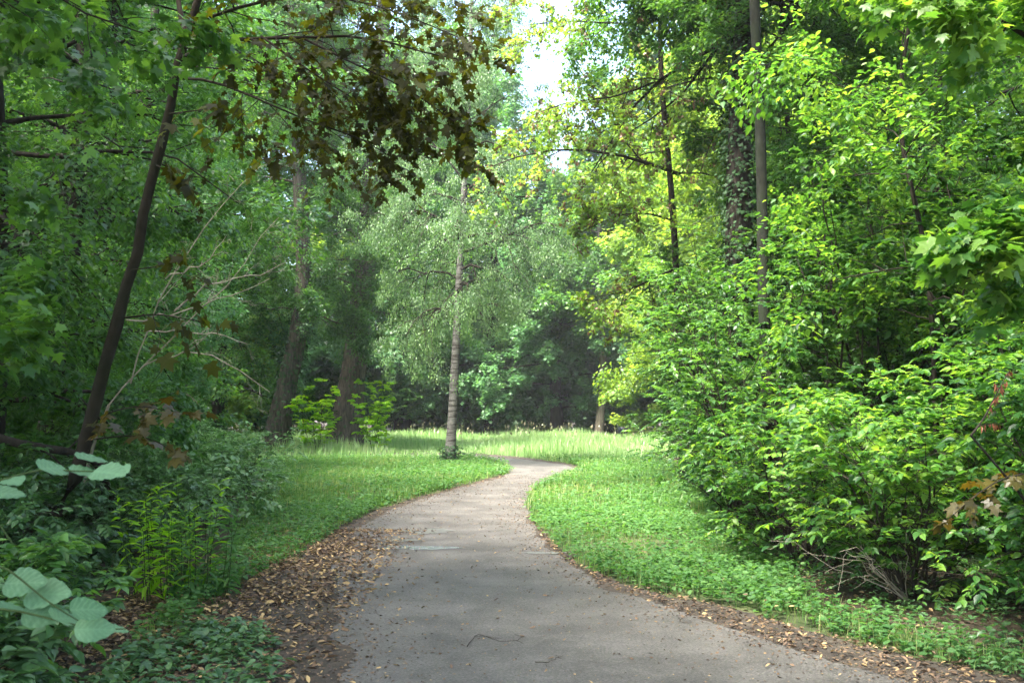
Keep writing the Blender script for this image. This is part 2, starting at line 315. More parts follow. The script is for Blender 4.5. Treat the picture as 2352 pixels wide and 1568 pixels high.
# near verges
mb = MB()
for (n, x0, x1, y0, y1, hh, ww) in [(60000, -6, 4.2, 5.5, 16, .13, .0028), (90000, -9, 5, 16, 34, .2, .006)]:
    x, y = scatter(n, x0, x1, y0, y1); k = inside(lawn_poly, x, y) & edge_ok(x, y) & (R.rand(n) < np.clip(-.1+1.3*patchy(x, y, 1.6), .12, 1)); x, y = x[k], y[k]
    blades(mb, x, y, hh*R.uniform(.5, 1.5, len(x)), np.full(len(x), ww)*R.uniform(.7, 1.4, len(x)), np.clip(.45+.7*(patchy(x, y, .7)-.5)+R.randn(len(x))*.28, 0, 1))
tag(mb.build('grass', M['grass']), 'fresh green grass of the near lawn and path verges', 'grass', kind='stuff')
mb = MB()
x, y = scatter(150000, -34, 20, 33, 66); k = inside(lawn_poly, x, y) & edge_ok(x, y); x, y = x[k], y[k]
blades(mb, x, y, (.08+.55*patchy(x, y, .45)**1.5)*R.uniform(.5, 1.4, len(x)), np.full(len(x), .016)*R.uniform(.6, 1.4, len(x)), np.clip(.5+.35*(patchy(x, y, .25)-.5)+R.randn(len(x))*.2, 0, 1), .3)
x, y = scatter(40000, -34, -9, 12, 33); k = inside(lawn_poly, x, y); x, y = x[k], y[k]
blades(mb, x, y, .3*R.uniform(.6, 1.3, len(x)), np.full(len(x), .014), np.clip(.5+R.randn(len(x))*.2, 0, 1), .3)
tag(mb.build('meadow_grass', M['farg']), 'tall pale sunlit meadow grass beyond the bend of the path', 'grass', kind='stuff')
mb = MB(); x, y = scatter(800, -16, 14, 50, 65.5)
k = R.rand(len(x)) < (patchy(x, y, .8)-.25)*1.6; x, y = x[k], y[k]; h = R.uniform(.35, 1.05, len(x))
blades(mb, x, y, h, np.full(len(x), .01), np.full(len(x), .6), .15)
P = np.stack([x, y, h*.9], 1); put_leaves(mb, P, np.tile([0, 0, 1.], (len(x), 1))+R.randn(len(x), 3)*.3, R.randn(len(x), 3), R.uniform(.08, .25, len(x)), 'diamond', R.rand(len(x)))
tag(mb.build('seed_heads', M['head']), 'pinkish brown seed heads and dry stalks at the far rim of the meadow', 'wild grass', kind='stuff')
# low herbs: little whorls of leaves on the verges
def herb_patch(name, mat, n, box, keep, size, h, label, tmpl='round', leaves=7, tb=.5):
    mb = MB(); x, y = scatter(n, *box); k = keep(x, y); x, y = x[k], y[k]; n = len(x)
    hh = h*R.uniform(.3, 1.2, n); idx = np.repeat(np.arange(n), leaves); m_ = len(idx)
    az = R.rand(m_)*2*PI; z = hh[idx]*R.uniform(.35, 1., m_); r = R.uniform(0, .05, m_)*h*8
    P = np.stack([x[idx]+np.cos(az)*r, y[idx]+np.sin(az)*r, z+.012], 1)
    D = np.stack([np.cos(az), np.sin(az), R.randn(m_)*.25-.05], 1)
    put_leaves(mb, P, D, np.tile([0, 0, 1.], (m_, 1))+R.randn(m_, 3)*.3, size*R.uniform(.5, 1.3, m_), tmpl, np.clip(tb+np.repeat(R.randn(n)*.15, leaves)+R.randn(m_)*.15, 0, 1))
    return tag(mb.build(name, M[mat]), label, 'ground cover', kind='stuff')
def kv(x, y): return inside(lawn_poly, x, y) & edge_ok(x, y) & (R.rand(len(x)) < .1+1.1*patchy(x+3, y, .8))
herb_patch('ground_cover', 'herb', 22000, (-6, 4.2, 5.5, 17), lambda x, y: kv(x, y), .052, .17, 'low bright green herbs mixed through the grass verges')
herb_patch('meadow_herbs', 'herb', 15000, (-9, 5, 17, 35), lambda x, y: kv(x, y), .075, .2, 'clover and low herbs scattered over the left lawn around the birch', leaves=6)
nb = G((0, 1420), (300, 1390), (480, 1400), (620, 1490), (690, 1568), (0, 1568)); nb = np.vstack([nb, [[-2.4, 4.2], [-1.5, 5.0]], ])
NT = np.vstack([G((330, 1500), (420, 1440), (560, 1440), (660, 1520)), [[-1.35, 5.6], [-1.7, 4.9], [-2.4, 5.0]]])
herb_patch('nettles', 'nettle', 1100, (-3.2, -1.2, 4.6, 7.6), lambda x, y: inside(NT, x, y) & (R.rand(len(x)) < .25+.9*patchy(x, y, 3)), .065, .15, 'greyish green nettle patch at the bottom of the picture beside the leaf litter', 'ovate', 8, .5)
herb_patch('forest_herbs', 'nettle', 9000, (-16, -2.6, 5.5, 26), lambda x, y: ((x < -3.1-.18*(y-6)) | (x < -3.0) & (y < 7)), .06, .22, 'dull green seedlings covering the soil under the left thicket', 'ovate', 7, .4)
herb_patch('shade_herbs', 'nettle', 3200, (2.3, 6, 4.8, 13), lambda x, y: (x > 2.9+.25*np.abs(y-8)*0) & (R.rand(len(x)) < .3+.7*patchy(x, y, 2)) & edge_ok(x, y), .05, .12, 'pale green seedlings beneath the right shrubs by the dirt verge', 'ovate', 7, .55)
# fallen leaves
mb = MB(); LX = []; LY = []
def litter(n, box, keep, size, tb=.5, lift=.02):
    x, y = scatter(n, *box); k = keep(x, y); x, y = x[k], y[k]; n = len(x); az = R.rand(n)*2*PI
    P = np.stack([x, y, np.full(n, .016)+np.abs(R.randn(n))*lift*.5], 1)
    put_leaves(mb, P, np.stack([np.cos(az), np.sin(az), R.randn(n)*.25], 1), np.tile([0, 0, 1.], (n, 1))+R.randn(n, 3)*.4, size*R.uniform(.4, 1.4, n), 'fallen', np.clip(tb+R.randn(n)*.3, 0, 1))
litter(34000, (-3.4, -.6, 4.2, 14), lambda x, y: (R.rand(len(x)) < np.clip(1.15-(x-(-2.6+.05*(y-5)))*.85, 0.0, 1)**2*(.3+patchy(x, y, 2))), .048)
litter(16000, (-7, 5, 5, 30), lambda x, y: inside(verge_poly, x, y) & ~inside(path_poly, x, y), .042)
litter(2500, (-6, 4.4, 6, 24), lambda x, y: inside(lawn_poly, x, y) & edge_ok(x, y), .045, .5, .12)
litter(20000, (.3, 4.6, 4.6, 15), lambda x, y: inside(verge_poly, x, y) & ~inside(path_poly, x, y), .04, .4)
litter(3500, (-3.6, 0, 4.2, 12), lambda x, y: (x < -1.0-.03*y), .062, .6, .04)
litter(5000, (-2.4, .8, 4.2, 11), lambda x, y: (R.rand(len(x)) < np.clip(.55-(x+1.6)*.3, 0, 1)**2.2), .04, .65)
litter(1500, (-2.6, 3.6, 4.8, 28), lambda x, y: inside(path_poly, x, y), .035, .6, .008)
litter(6000, (2.2, 7, 4.8, 16), lambda x, y: (x > 2.3+.1*np.abs(y-8)), .05, .4)
litter(16000, (-14, -2.5, 5, 22), lambda x, y: (x < -2.6-.2*(y-6)), .06, .4)
tag(mb.build('leaf_litter', M['litter']), 'dry tan and brown fallen leaves strewn on the verges and path', 'fallen leaves', kind='stuff')
mb = MB(); x, y = scatter(14000, -2.6, 3.8, 4.6, 24); k = inside(verge_poly, x, y); x, y = x[k], y[k]; n = len(x); az = R.rand(n)*2*PI
put_leaves(mb, np.stack([x, y, np.full(n, .015)], 1), np.stack([np.cos(az), np.sin(az), np.zeros(n)], 1), np.tile([0, 0, 1.], (n, 1))+R.randn(n, 3)*.3, R.uniform(.006, .02, n), 'diamond', R.rand(n))
x, y = scatter(90000, -2.9, 4.2, 4.3, 26)
EP_ = rough_edge(path_poly, .15, 0); EP_ = EP_[(EP_[:, 1] > 3) & (EP_[:, 1] < 30)]
dm = np.concatenate([np.sqrt(((np.stack([x[a:a+3000], y[a:a+3000]], 1)[:, None]-EP_[None])**2).sum(2).min(1)) for a in range(0, len(x), 3000)])
k = inside(verge_poly, x, y) & (R.rand(len(x)) < np.exp(-dm/.28)) ; x, y = x[k], y[k]; n = len(x); az = R.rand(n)*2*PI
put_leaves(mb, np.stack([x, y, np.full(n, .017)], 1), np.stack([np.cos(az), np.sin(az), R.randn(n)*.2], 1), np.tile([0, 0, 1.], (n, 1))+R.randn(n, 3)*.4, R.uniform(.01, .04, n), 'diamond', np.clip(R.rand(n)*.7, 0, 1))
tag(mb.build('grit', M['litter']), 'fine grit and leaf crumbs lying on the tarmac', 'grit', kind='stuff')
# twigs on the path
for pts, lab in [([(1070, 1490), (1095, 1462), (1140, 1478), (1178, 1484), (1205, 1465)], 'bent thin twig lying on the tarmac near the bottom centre'),
                 ([(1225, 1525), (1260, 1532), (1290, 1510)], 'short dark twig low on the path right of the bent twig'),
                 ([(1760, 1460), (1830, 1465), (1890, 1485), (1960, 1480)], 'long twig on the dirt verge under the right shrubs')]:
    w = np.array([[*gnd(*p), .018+.012*(i % 2)] for i, p in enumerate(pts)]); c = w[0].copy(); c[2] = .012
    mb = MB(); p = resample(w, 12); p[:, :2] += R.randn(12, 2)*.006; tubes(mb, p[None], np.linspace(.003, .0012, 12)[None], 5)
    k = kids(p[None], np.full((1, 12), .002), 4, ratio=.25, up=0, flat=.15, bend=0); tubes(mb, k[0], k[1], 4)
    tag(mb.build('twig', M['bark'], origin=c), lab, 'twig', 'twigs lying on the path')

# ------------------------------------------------------------------ trees
def trunk_tube(mb, pts, r0, r1, K=16, sides=12, flare=.5, wig=0.):
    p = resample(pts, K); t = np.linspace(0, 1, K)
    if wig: p[1:] += R.randn(K-1, 3)*wig*[1, 1, .2]
    r = (r0 + (r1-r0)*t)*(1+R.randn(K)*.035); r = r*(1+flare*np.exp(-t*K*1.0)); tubes(mb, p[None], r[None], sides); return p[None], r[None]
def levels_to_leaves(lv, per_total, mb, size, tmpl, **k):
    poly, rad = lv; per = max(3, int(round(per_total/len(poly)))); leaves_on(mb, poly, rad, per, size, tmpl, **k)
def tree(name, label, cat, pts, r0, r1=None, bark='bark', leaf='mid', nl=20000, size=.11, tmpl='diamond', limbs=22, t0=.3, t1=.98, L=4., prof='round',
         el=(10, 50), bend=-.12, sub=7, twig=5, ratio=.5, ratio2=.5, tilt=.4, droop=.2, hang=0., tb=.5, tv=.3, extra=None, az=None, group=None, flat=.5, flare=.5, ivy=None,
         wig=.0, seeds=0, limbmat=None, pitch=.0, sides=12, K=16, twigs=True, crown=True, ups=.05):
    base = np.array([pts[0][0], pts[0][1], 0.]); th = thing(name, label, cat, base, group)
    tm = MB(); tp, tr = trunk_tube(tm, pts, r0, r1 if r1 else r0*.3, K=K, sides=sides, flare=flare, wig=wig)
    n = limbs; t = t0 + (t1-t0)*(np.arange(n)+R.rand(n)*.6)/n
    p, tg, r = sample(tp, tr, np.zeros(n, int), t); u = (t-t0)/(t1-t0)
    a = np.arange(n)*2.39996 + R.randn(n)*.4
    if az is not None: a = np.radians(az[0]) + R.uniform(-1, 1, n)*np.radians(az[1])
    e = np.radians(el[0] + (el[1]-el[0])*u + R.randn(n)*8)
    D = np.stack([np.cos(a)*np.cos(e), np.sin(a)*np.cos(e), np.sin(e)], 1)
    pf = {'round': .45+.6*np.sin(PI*(u*.85+.15)), 'cone': 1.1-.85*u, 'vase': .5+.6*u, 'column': .8-.2*u}[prof]
    l1 = mk(p, D, L*pf*R.uniform(.75, 1.2, n), np.minimum(r*.4, .03+L*.0055), bend, .035, 7)
    if extra is not None:
        ep = np.stack([resample(x, 7) for x, _ in extra]); er = np.stack([np.linspace(rr, rr*.2, 7) for _, rr in extra])
        l1 = (np.concatenate([l1[0], ep]), np.concatenate([l1[1], er]))
    lm = tm if limbmat is None else MB()
    tubes(lm, l1[0], l1[1], 6)
    l2 = kids(l1[0], l1[1], sub, .2, 1., ratio, 50, flat, ups, bend*.8, .05, 5)
    l3 = kids(l2[0], l2[1], twig, .2, 1., ratio2, 50, flat, 0, bend, .05, 4, lmin=.12)
    tubes(lm, l2[0], l2[1]*(1 if twigs else .5), 4)
    if twigs: tubes(lm, l3[0], l3[1], 3)
    if limbmat: lm.build('branches', M[limbmat], th, base, smooth=True)
    tm.build('trunk', M[bark], th, base, smooth=True)
    if crown:
        cm = MB(); leaves_on(cm, l3[0], l3[1], max(3, int(nl*DENS)//len(l3[0])), size*.86, tmpl, tilt=tilt, droop=droop, hang=hang, tb=tb, tv=tv, jit=size*.9)
        cm.build('crown', M[leaf], th, base)
    if seeds:
        sm = MB(); k = R.choice(len(l3[0]), seeds); q, _, _ = sample(l3[0], l3[1], k, R.uniform(.3, 1, seeds))
        for j in range(7):
            put_leaves(sm, q+R.randn(seeds, 3)*.035, np.tile([0, 0, -1.], (seeds, 1))+R.randn(seeds, 3)*.5, R.randn(seeds, 3), R.uniform(.06, .1, seeds), 'diamond', R.rand(seeds))
        sm.build('seed_clusters', M['seed'], th, base)
    if ivy:
        im = MB(); n_, z1, spread, sz = ivy; tt = R.rand(n_)**1.0*z1
        q, tq, rq = sample(tp, tr, np.zeros(n_, int), tt); aa = R.rand(n_)*2*PI; out = np.stack([np.cos(aa), np.sin(aa), R.randn(n_)*.1], 1)
        q = q + out*(rq*1.02+np.abs(R.randn(n_))*spread)[:, None]
        put_leaves(im, q, np.tile([0, 0, -1.], (n_, 1))+out*.7+R.randn(n_, 3)*.4, out+R.randn(n_, 3)*.4+[0, 0, .4], sz*R.uniform(.6, 1.3, n_), 'star', R.rand(n_))
        im.build('ivy', M['ivy'], th, base)
    return th
def up(x, y, h, lx=0, ly=0, w=.0):
    return [np.array([x+lx*t+w*math.sin(t*7+x), y+ly*t+w*math.cos(t*5+y), h*t]) for t in np.linspace(0, 1, 6)]
def shrub(name, label, cat, x, y, h, r, leaf='hazel', nl=5000, size=.07, tmpl='ovate', stems=9, sub=9, twig=5, flat=.35, tilt=.3, tb=.5, tv=.3, bark='bark', group=None, spread=.8, t0=.25, droop=.15, bend=-.25, arch=.0, hang=0.):
    base = np.array([x, y, 0.]); th = thing(name, label, cat, base, group)
    a = np.arange(stems)*2.39996+R.rand(stems)*.6; s = np.sqrt((np.arange(stems)+.5)/stems)*spread*r
    P = np.stack([x+np.cos(a)*.18*r*R.rand(stems), y+np.sin(a)*.18*r*R.rand(stems), np.zeros(stems)], 1)
    D = np.stack([np.cos(a)*s, np.sin(a)*s, np.full(stems, h*1.05)*R.uniform(.8, 1.1, stems)*(1-.25*(s/r)**2)], 1); Ln = np.linalg.norm(D, axis=1)
    l0 = mk(P, nrm(D), Ln, R.uniform(.010, .018, stems)*(h/2)**.6, bend*.4, .03, 8)
    l1 = kids(l0[0], l0[1], sub, t0, 1., .42*r/h*2., 58, flat, .12, bend*.6, .05, 5)
    l2 = kids(l1[0], l1[1], twig, .2, 1., .5, 50, flat, .02, bend*.5, .05, 4, lmin=.12)
    sm = MB(); tubes(sm, l0[0], l0[1], 6); tubes(sm, l1[0], l1[1], 4); tubes(sm, l2[0], l2[1], 3)
    sm.build('stems', M[bark], th, base, smooth=True)
    cm = MB(); leaves_on(cm, l2[0], l2[1], max(3, int(nl*1.5)//len(l2[0])), size, tmpl, tilt=tilt, droop=droop, tb=tb, tv=tv, hang=hang)
    cm.build('foliage', M[leaf], th, base); return th

# --- leaning young maple with bronze leaves, left foreground
lean = [at(45, 1330, 9.6)] + [at(x, y, 9.6) for x, y in [(130, 1190), (190, 1040), (240, 850), (300, 620), (350, 430), (395, 200), (440, 60), (470, -60), (500, -240), (520, -420)]]
lean[0][2] = 0
ex = [([at(422, 132, 9.5), at(470, 100, 9.2), at(560, 85, 8.9), at(700, 90, 8.6), at(850, 70, 8.4), at(980, 130, 8.2), at(1070, 140, 8.0)], .022),
      ([at(430, 60, 9.6), at(560, 10, 9.0), at(740, -20, 8.5), at(900, 20, 8.2), at(1040, 80, 8.0)], .02),
      ([at(415, 180, 9.5), at(480, 178, 9.2), at(620, 240, 8.8), at(760, 300, 8.4), at(850, 315, 8.2), at(905, 365, 8.1)], .015),
      ([at(700, 90, 8.6), at(820, 150, 8.4), at(950, 210, 8.2), at(1070, 300, 8.0)], .012),
      ([at(600, 84, 8.8), at(720, 170, 8.5), at(850, 250, 8.3), at(920, 310, 8.2)], .012),
      ([at(390, 262, 9.5), at(440, 255, 9.2), at(500, 250, 9.)], .010), ([at(360, 380, 9.5), at(400, 400, 9.3), at(420, 420, 9.2)], .008),
      ([at(300, 620, 9.5), at(380, 610, 9.2), at(450, 640, 9.)], .007), ([at(285, 730, 9.5), at(360, 720, 9.3), at(470, 740, 9.1)], .010)]
def bronze():
    base = np.array([lean[0][0], lean[0][1], 0.]); th = thing('leaning_maple', 'slim dark trunked maple leaning right, with drooping bronze leaves overhead', 'tree', base)
    tm = MB(); tp, tr = trunk_tube(tm, lean, .07, .028, K=22, sides=12, flare=.3, wig=.012)
    fk = resample([at(424, 75, 9.6), at(412, 30, 9.7), at(405, -40, 9.8), at(400, -150, 9.9)], 7)
    EP = np.stack([resample(x, 9) for x, _ in ex]); ER = np.stack([np.linspace(r, r*.2, 9) for _, r in ex])
    tubes(tm, EP, ER, 7); tubes(tm, fk[None], np.linspace(.03, .015, 7)[None], 8)
    # upper limbs above the frame
    n = 10; p, tg, r = sample(tp, tr, np.zeros(n, int), np.linspace(.8, .99, n)); a = R.rand(n)*2*PI
    l1 = mk(p, np.stack([np.cos(a), np.sin(a), .5+R.rand(n)], 1)*.7, R.uniform(1.2, 2.2, n), r*.5, -.1, .04, 9)
    cm = MB(); gm = MB(); main = (EP[:5], ER[:5])
    l2 = kids(main[0], main[1], 21, .14, 1., .36, 48, .4, -.02, -.12, .05, 5)
    l3 = kids(l2[0], l2[1], 4, .25, 1., .5, 45, .5, -.02, -.2, .05, 4, lmin=.15)
    tubes(tm, l2[0], l2[1]*.8, 4); tubes(tm, l3[0], l3[1]*.7, 3)
    for q in (l2, l3): leaves_on(cm, q[0], q[1], 6, .056, 'maple', tilt=.35, droop=.2, tb=.5, tv=.3, hang=.1)
    s2 = kids(EP[5:], ER[5:], 5, .3, 1., .6, 45, .5, -.1, -.25, .05, 5); u2 = kids(l1[0], l1[1], 6, .3, 1., .5, 50, .6, 0, -.2, .05, 5)
    tubes(tm, s2[0], s2[1], 4); tubes(tm, u2[0], u2[1], 4); tubes(tm, l1[0], l1[1], 5)
    leaves_on(cm, s2[0], s2[1], 4, .115, 'maple', tilt=.5, droop=.4, tb=.6, tv=.3, hang=.1); leaves_on(cm, u2[0], u2[1], 9, .115, 'maple', tilt=.5, droop=.3, tb=.6)
    # low golden spray
    lo = np.stack([resample(x, 7) for x in ([at(225, 960, 9.5), at(280, 935, 9.2), at(360, 930, 9.), at(420, 960, 8.9)], [at(205, 1010, 9.5), at(280, 1000, 9.2), at(350, 1000, 9.), at(400, 1040, 8.9)])])
    lr = np.tile(np.linspace(.008, .003, 7), (2, 1)); tubes(tm, lo, lr, 5); b2 = kids(lo, lr, 7, .2, 1., .45, 45, .4, 0, -.2, .04, 4)
    tubes(tm, b2[0], b2[1], 3); leaves_on(gm, b2[0], b2[1], 4, .095, 'maple', tilt=.5, droop=.3, tb=.5)
    tm.build('trunk', M['young'], th, base, smooth=True); cm.build('crown', M['purple'], th, base); gm.build('low_foliage', M['gold'], th, base)
bronze()
# --- dead pale-twigged sapling behind the maple
def deadwood():
    runs = [[at(250, 930, 11), at(330, 840, 11), at(440, 740, 10.8), at(560, 600, 10.6), at(640, 500, 10.5)], [at(330, 840, 11), at(420, 800, 10.8), at(520, 830, 10.5), at(620, 900, 10.4)],
            [at(290, 735, 10.5), at(400, 715, 10.3), at(500, 700, 10.1), at(620, 640, 10.)], [at(300, 880, 11), at(360, 700, 10.9), at(440, 560, 10.8), at(600, 380, 10.7)],
            [at(400, 715, 10.3), at(470, 660, 10.2), at(560, 640, 10.1), at(660, 600, 10.)], [at(330, 760, 10.6), at(450, 760, 10.5), at(570, 790, 10.3)], [at(380, 640, 10.9), at(470, 610, 10.8), at(520, 540, 10.7)]]
    b = at(180, 1120, 11.2); b[2] = 0; th = thing('dead_sapling', 'bare sapling of bleached thin twigs fanning out behind the leaning maple', 'dead tree', b)
    mb = MB(); p = resample([b, at(200, 1060, 11.2), at(250, 930, 11)], 8); tubes(mb, p[None], np.linspace(.022, .016, 8)[None], 7)
    EP = np.stack([resample(x, 10) for x in runs]); EP[:, 1:-1] += R.randn(len(runs), 8, 3)*.02; ER = np.tile(np.linspace(.010, .003, 10), (len(runs), 1)); tubes(mb, EP, ER, 5)
    k1 = kids(EP, ER, 6, .2, 1., .3, 40, .8, .1, -.15, .05, 6); tubes(mb, k1[0], np.minimum(k1[1], .0045), 4); k2 = kids(k1[0], k1[1], 3, .2, 1., .4, 40, .8, 0, -.15, .05, 5); tubes(mb, k2[0], np.full_like(k2[1], .002), 3)
    mb.build('branches', M['twig'], th, b, smooth=True)
deadwood()
# --- fallen limb left
b = at(0, 1010, 9.8); pts = [at(-60, 985, 9.8), at(40, 1015, 9.9), at(110, 1035, 10), at(180, 1030, 10.2), at(250, 1080, 10.6), at(290, 1200, 10.8)]
pts[-1][2] = 0.02; th = thing('broken_limb', 'crooked dark fallen limb propped low behind the leaning trunk', 'branch', (pts[-1][0], pts[-1][1], 0)); mb = MB()
p = resample(pts, 12); p[1:-1] += R.randn(10, 3)*.03; tubes(mb, p[None], np.linspace(.048, .028, 12)[None], 9); k1 = kids(p[None], np.full((1, 12), .04), 8, ratio=.3, ang=50, up=.3); tubes(mb, k1[0], k1[1]*.5, 5)
mb.build('wood', M['bark'], th, (pts[-1][0], pts[-1][1], 0), smooth=True)

# --- centre birch
D0 = 31.0
bp = [at(1032, 1066, D0)] + [at(x, y, D0) for x, y in [(1038, 980), (1043, 880), (1050, 740), (1056, 620), (1064, 500), (1066, 420), (1074, 300), (1078, 180), (1082, 60), (1086, -60), (1090, -200)]]
bp[0][2] = 0
bex = [([at(1060, 580, D0), at(1120, 560, D0-.5), at(1180, 535, D0-1), at(1250, 500, D0-1.5), at(1290, 520, D0-2)], .05), ([at(1056, 590, D0), at(1020, 545, D0), at(975, 500, D0), at(930, 480, D0-.5), at(900, 520, D0-1)], .05),
       ([at(1065, 440, D0), at(1110, 410, D0), at(1160, 370, D0), at(1200, 380, D0)], .04), ([at(1068, 420, D0), at(1010, 340, D0), at(950, 290, D0), at(900, 320, D0)], .04), ([at(1050, 720, D0), at(1000, 700, D0-.6), at(950, 730, D0-1), at(920, 800, D0-1.2)], .03)]
tree('birch_tree', 'tall pale barked birch with weeping grey green foliage at the path bend', 'tree', bp, .145, .045, 'birchbark', 'birch', 66000, .068, 'diamond', limbs=44, t0=.26, t1=.99, L=3.3, limbmat='bark', prof='round', el=(20, 60), bend=-.5, sub=9, twig=7, ratio=.5, ratio2=.6,
     tilt=.7, droop=.5, hang=.5, extra=bex, ups=-.25, ivy=(420, .035, .1, .08), K=24, flare=.35)

# --- the oaks left of centre
def oak(name, label, px, py, top, d, r, **k):
    p0 = at(px, py, d); p0[2] = 0; pts = [p0] + [at(x, y, d) for x, y in top]
    return tree(name, label, 'tree', pts, r, r*.35, k.pop('bark', 'oak'), **k)
oak('oak_tree', 'broad furrowed oak with a stout bare lower trunk beside lime green saplings', 790, 1022, [(800, 920), (822, 800), (835, 640), (850, 450), (870, 250), (880, 60), (890, -200)], 44, .62, leaf='mid', nl=60000, size=.13, limbs=36, t0=.23, L=5.6, el=(0, 50), sub=8, twig=6, tb=.45, ivy=(500, .3, .1, .11), bend=-.18)
oak('oak_tree', 'dark ivy flecked oak leaning right, second of the stout trunks left of the birch', 632, 1020, [(650, 900), (688, 780), (700, 640), (690, 450), (680, 250), (670, 60), (660, -200)], 41, .42, leaf='dark', nl=60000, size=.12, limbs=36, t0=.24, L=4.8, el=(0, 50), sub=8, twig=6, tb=.5, ivy=(1300, .3, .15, .11), bend=-.18)
for (px, py, d, h, r, lab) in [(728, 1030, 40, 2.7, 1.0, 'lime green sapling left of the stout oak trunk'), (862, 1025, 41, 3.0, 1.0, 'bright lime green sapling right of the stout oak trunk'), ]:
    q = at(px, py, d)[:2]; shrub('lime_sapling', lab, 'sapling', q[0], q[1], h, r, 'lime', 1300, .14, 'round', 5, 10, 3, flat=.3, tilt=.3, tb=.7, t0=.08, group='lime green saplings around the oak')

# --- left woodland, middle distance
LT = [(-6.6, 12.5, 13, .14, 'dark', 'slender dark leaved tree just behind the leaning maple', 30000, 3.0, .085), (-9.0, 11, 14, .16, 'dark', 'shadowy tree at the far left edge behind the fallen limb', 26000, 3.2, .085),
      (-7.8, 17, 15, .2, 'mid', 'green tree whose low boughs hang over the left undergrowth', 36000, 3.6, .095), (-11.5, 16, 15, .2, 'mid', 'bushy tree filling the upper left corner', 36000, 3.8, .10),
      (-9.7, 23, 13, .2, 'cool', 'grey green hawthorn like tree with fine dense foliage left of the oaks', 50000, 3.3, .08), (-11, 25, 18, .24, 'mid', 'tall broadleaf tree rising behind the grey green tree', 40000, 4.6, .12),
      (-14.5, 22, 18, .24, 'dark', 'deep green tree far behind the fallen limb', 34000, 4.5, .12), (-13.7, 33, 22, .3, 'dark', 'tall dark tree directly left of the ivy flecked oak', 40000, 5.0, .13),
      (-13.5, 46, 20, .3, 'mid', 'dense tree standing between the left wood and the ivy flecked oak', 36000, 5.0, .14), (-18, 31, 24, .3, 'mid', 'high crowned tree at the back of the left wood', 36000, 5.6, .14), (-15, 40, 26, .34, 'cool', 'pale green tree at the back left behind the oaks', 36000, 5.6, .15)]
for (x, y, h, r, lf, lab, nl, L, sz) in LT:
    tree('woodland_tree', lab, 'tree', up(x, y, h, R.randn()*.6, R.randn()*.5, .15), r, None, 'bark', lf, nl, sz, 'diamond' if y > 14 else 'ovate', limbs=34, t0=.13, L=L, el=(-5, 55), sub=9, twig=6, tb=.5, bend=-.2, flat=.4, ivy=(1200, .6, .1, .09) if r > .19 else None)
LS = [(-4.3, 7.7, 1.0, .9, 'nettle', 'low bramble clump at the foot of the leaning maple'), (-5.3, 8.8, 1.5, 1.1, 'dark', 'dim leafy shrub around the base of the leaning maple'), (-4.6, 10.2, .95, 1.0, 'nettle', 'greyish shrub behind the yellow green tall herbs'),
      (-5.8, 11.6, 1.35, 1.2, 'mid', 'rounded green shrub between leaning maple and grey bank'), (-4.45, 12.3, .9, 1.05, 'sage', 'nearest grey green shrub of the bank beside the verge'), (-4.8, 14.9, 1.0, 1.2, 'sage', 'middle grey green shrub of the bank beside the verge'),
      (-5.2, 18.0, 1.05, 1.25, 'sage', 'third grey green shrub of the bank, before the hawthorn like tree'), (-6.3, 21.3, 1.0, 1.2, 'sage', 'farthest grey green shrub of the bank near the oaks'), (-7.3, 14.6, 2.2, 1.6, 'mid', 'tall dim shrub in the left wood behind the bank'),
      (-8.0, 10.2, 2.6, 1.6, 'dark', 'dark shrub beneath the trees at the left edge'), (-9.5, 20, 2.8, 2.0, 'dark', 'dark shrub deep in the left wood'), (-9.8, 27.5, 2.6, 1.6, 'dark', 'dark bush left of the ivy flecked oak'), (-11.2, 30, 3.0, 1.8, 'cool', 'blue green bush behind the bank by the oaks')]
for (x, y, h, r, lf, lab) in LS:
    shrub('undergrowth_shrub', lab, 'shrub', x, y, h, r, lf, int(4200*max(1, r*h/1.5)), .065 if y < 13 else .08, 'ovate' if y < 17 else 'diamond', stems=11, sub=9, twig=5, tb=.45, flat=.5, t0=.1)
# tall yellow-green herbs
def herb_stalks(x, y, n, h, rr, label, mat='lime', sz=.16):
    base = np.array([x, y, 0.]); th = thing('goldenrod_plant', label, 'plant', base, 'tall leafy herbs on the left verge'); a = R.rand(n)*2*PI; q = np.sqrt(R.rand(n))*rr
    P = np.stack([x+np.cos(a)*q, y+np.sin(a)*q, np.zeros(n)], 1); D = nrm(np.stack([np.cos(a)*q*.4, np.sin(a)*q*.4, np.ones(n)], 1))
    l = mk(P, D, h*R.uniform(.7, 1.1, n), np.full(n, .005), -.06, .012, 8); sm = MB(); tubes(sm, l[0], l[1], 5); sm.build('stems', M['stem'], th, base, smooth=True)
    cm = MB(); per = 22; idx = np.repeat(np.arange(n), per); t = .12+.88*np.tile(np.arange(per), n)/per; p, tg, r_ = sample(l[0], l[1], idx, t); az = np.tile(np.arange(per)*2.4, n)+R.randn(n*per)*.3
    Dd = np.stack([np.cos(az), np.sin(az), .5+R.randn(n*per)*.35-.9*(1-t)], 1); put_leaves(cm, p, Dd, np.tile([0, 0, 1.], (n*per, 1))+R.randn(n*per, 3)*.4, sz*(1.15-.5*t)*R.uniform(.6, 1.25, n*per), 'willow', np.clip(.5+R.randn(n*per)*.2, 0, 1))
    cm.build('leaves', M[mat], th, base)
q = gnd(395, 1375); herb_stalks(q[0], q[1], 20, 1.05, .36, 'clump of tall yellow green lance leaved stalks, the brighter pair member', 'lime')
q = gnd(455, 1380); herb_stalks(q[0], q[1], 14, .9, .26, 'clump of darker glossy lance leaved stalks right beside the brighter clump', 'herb')
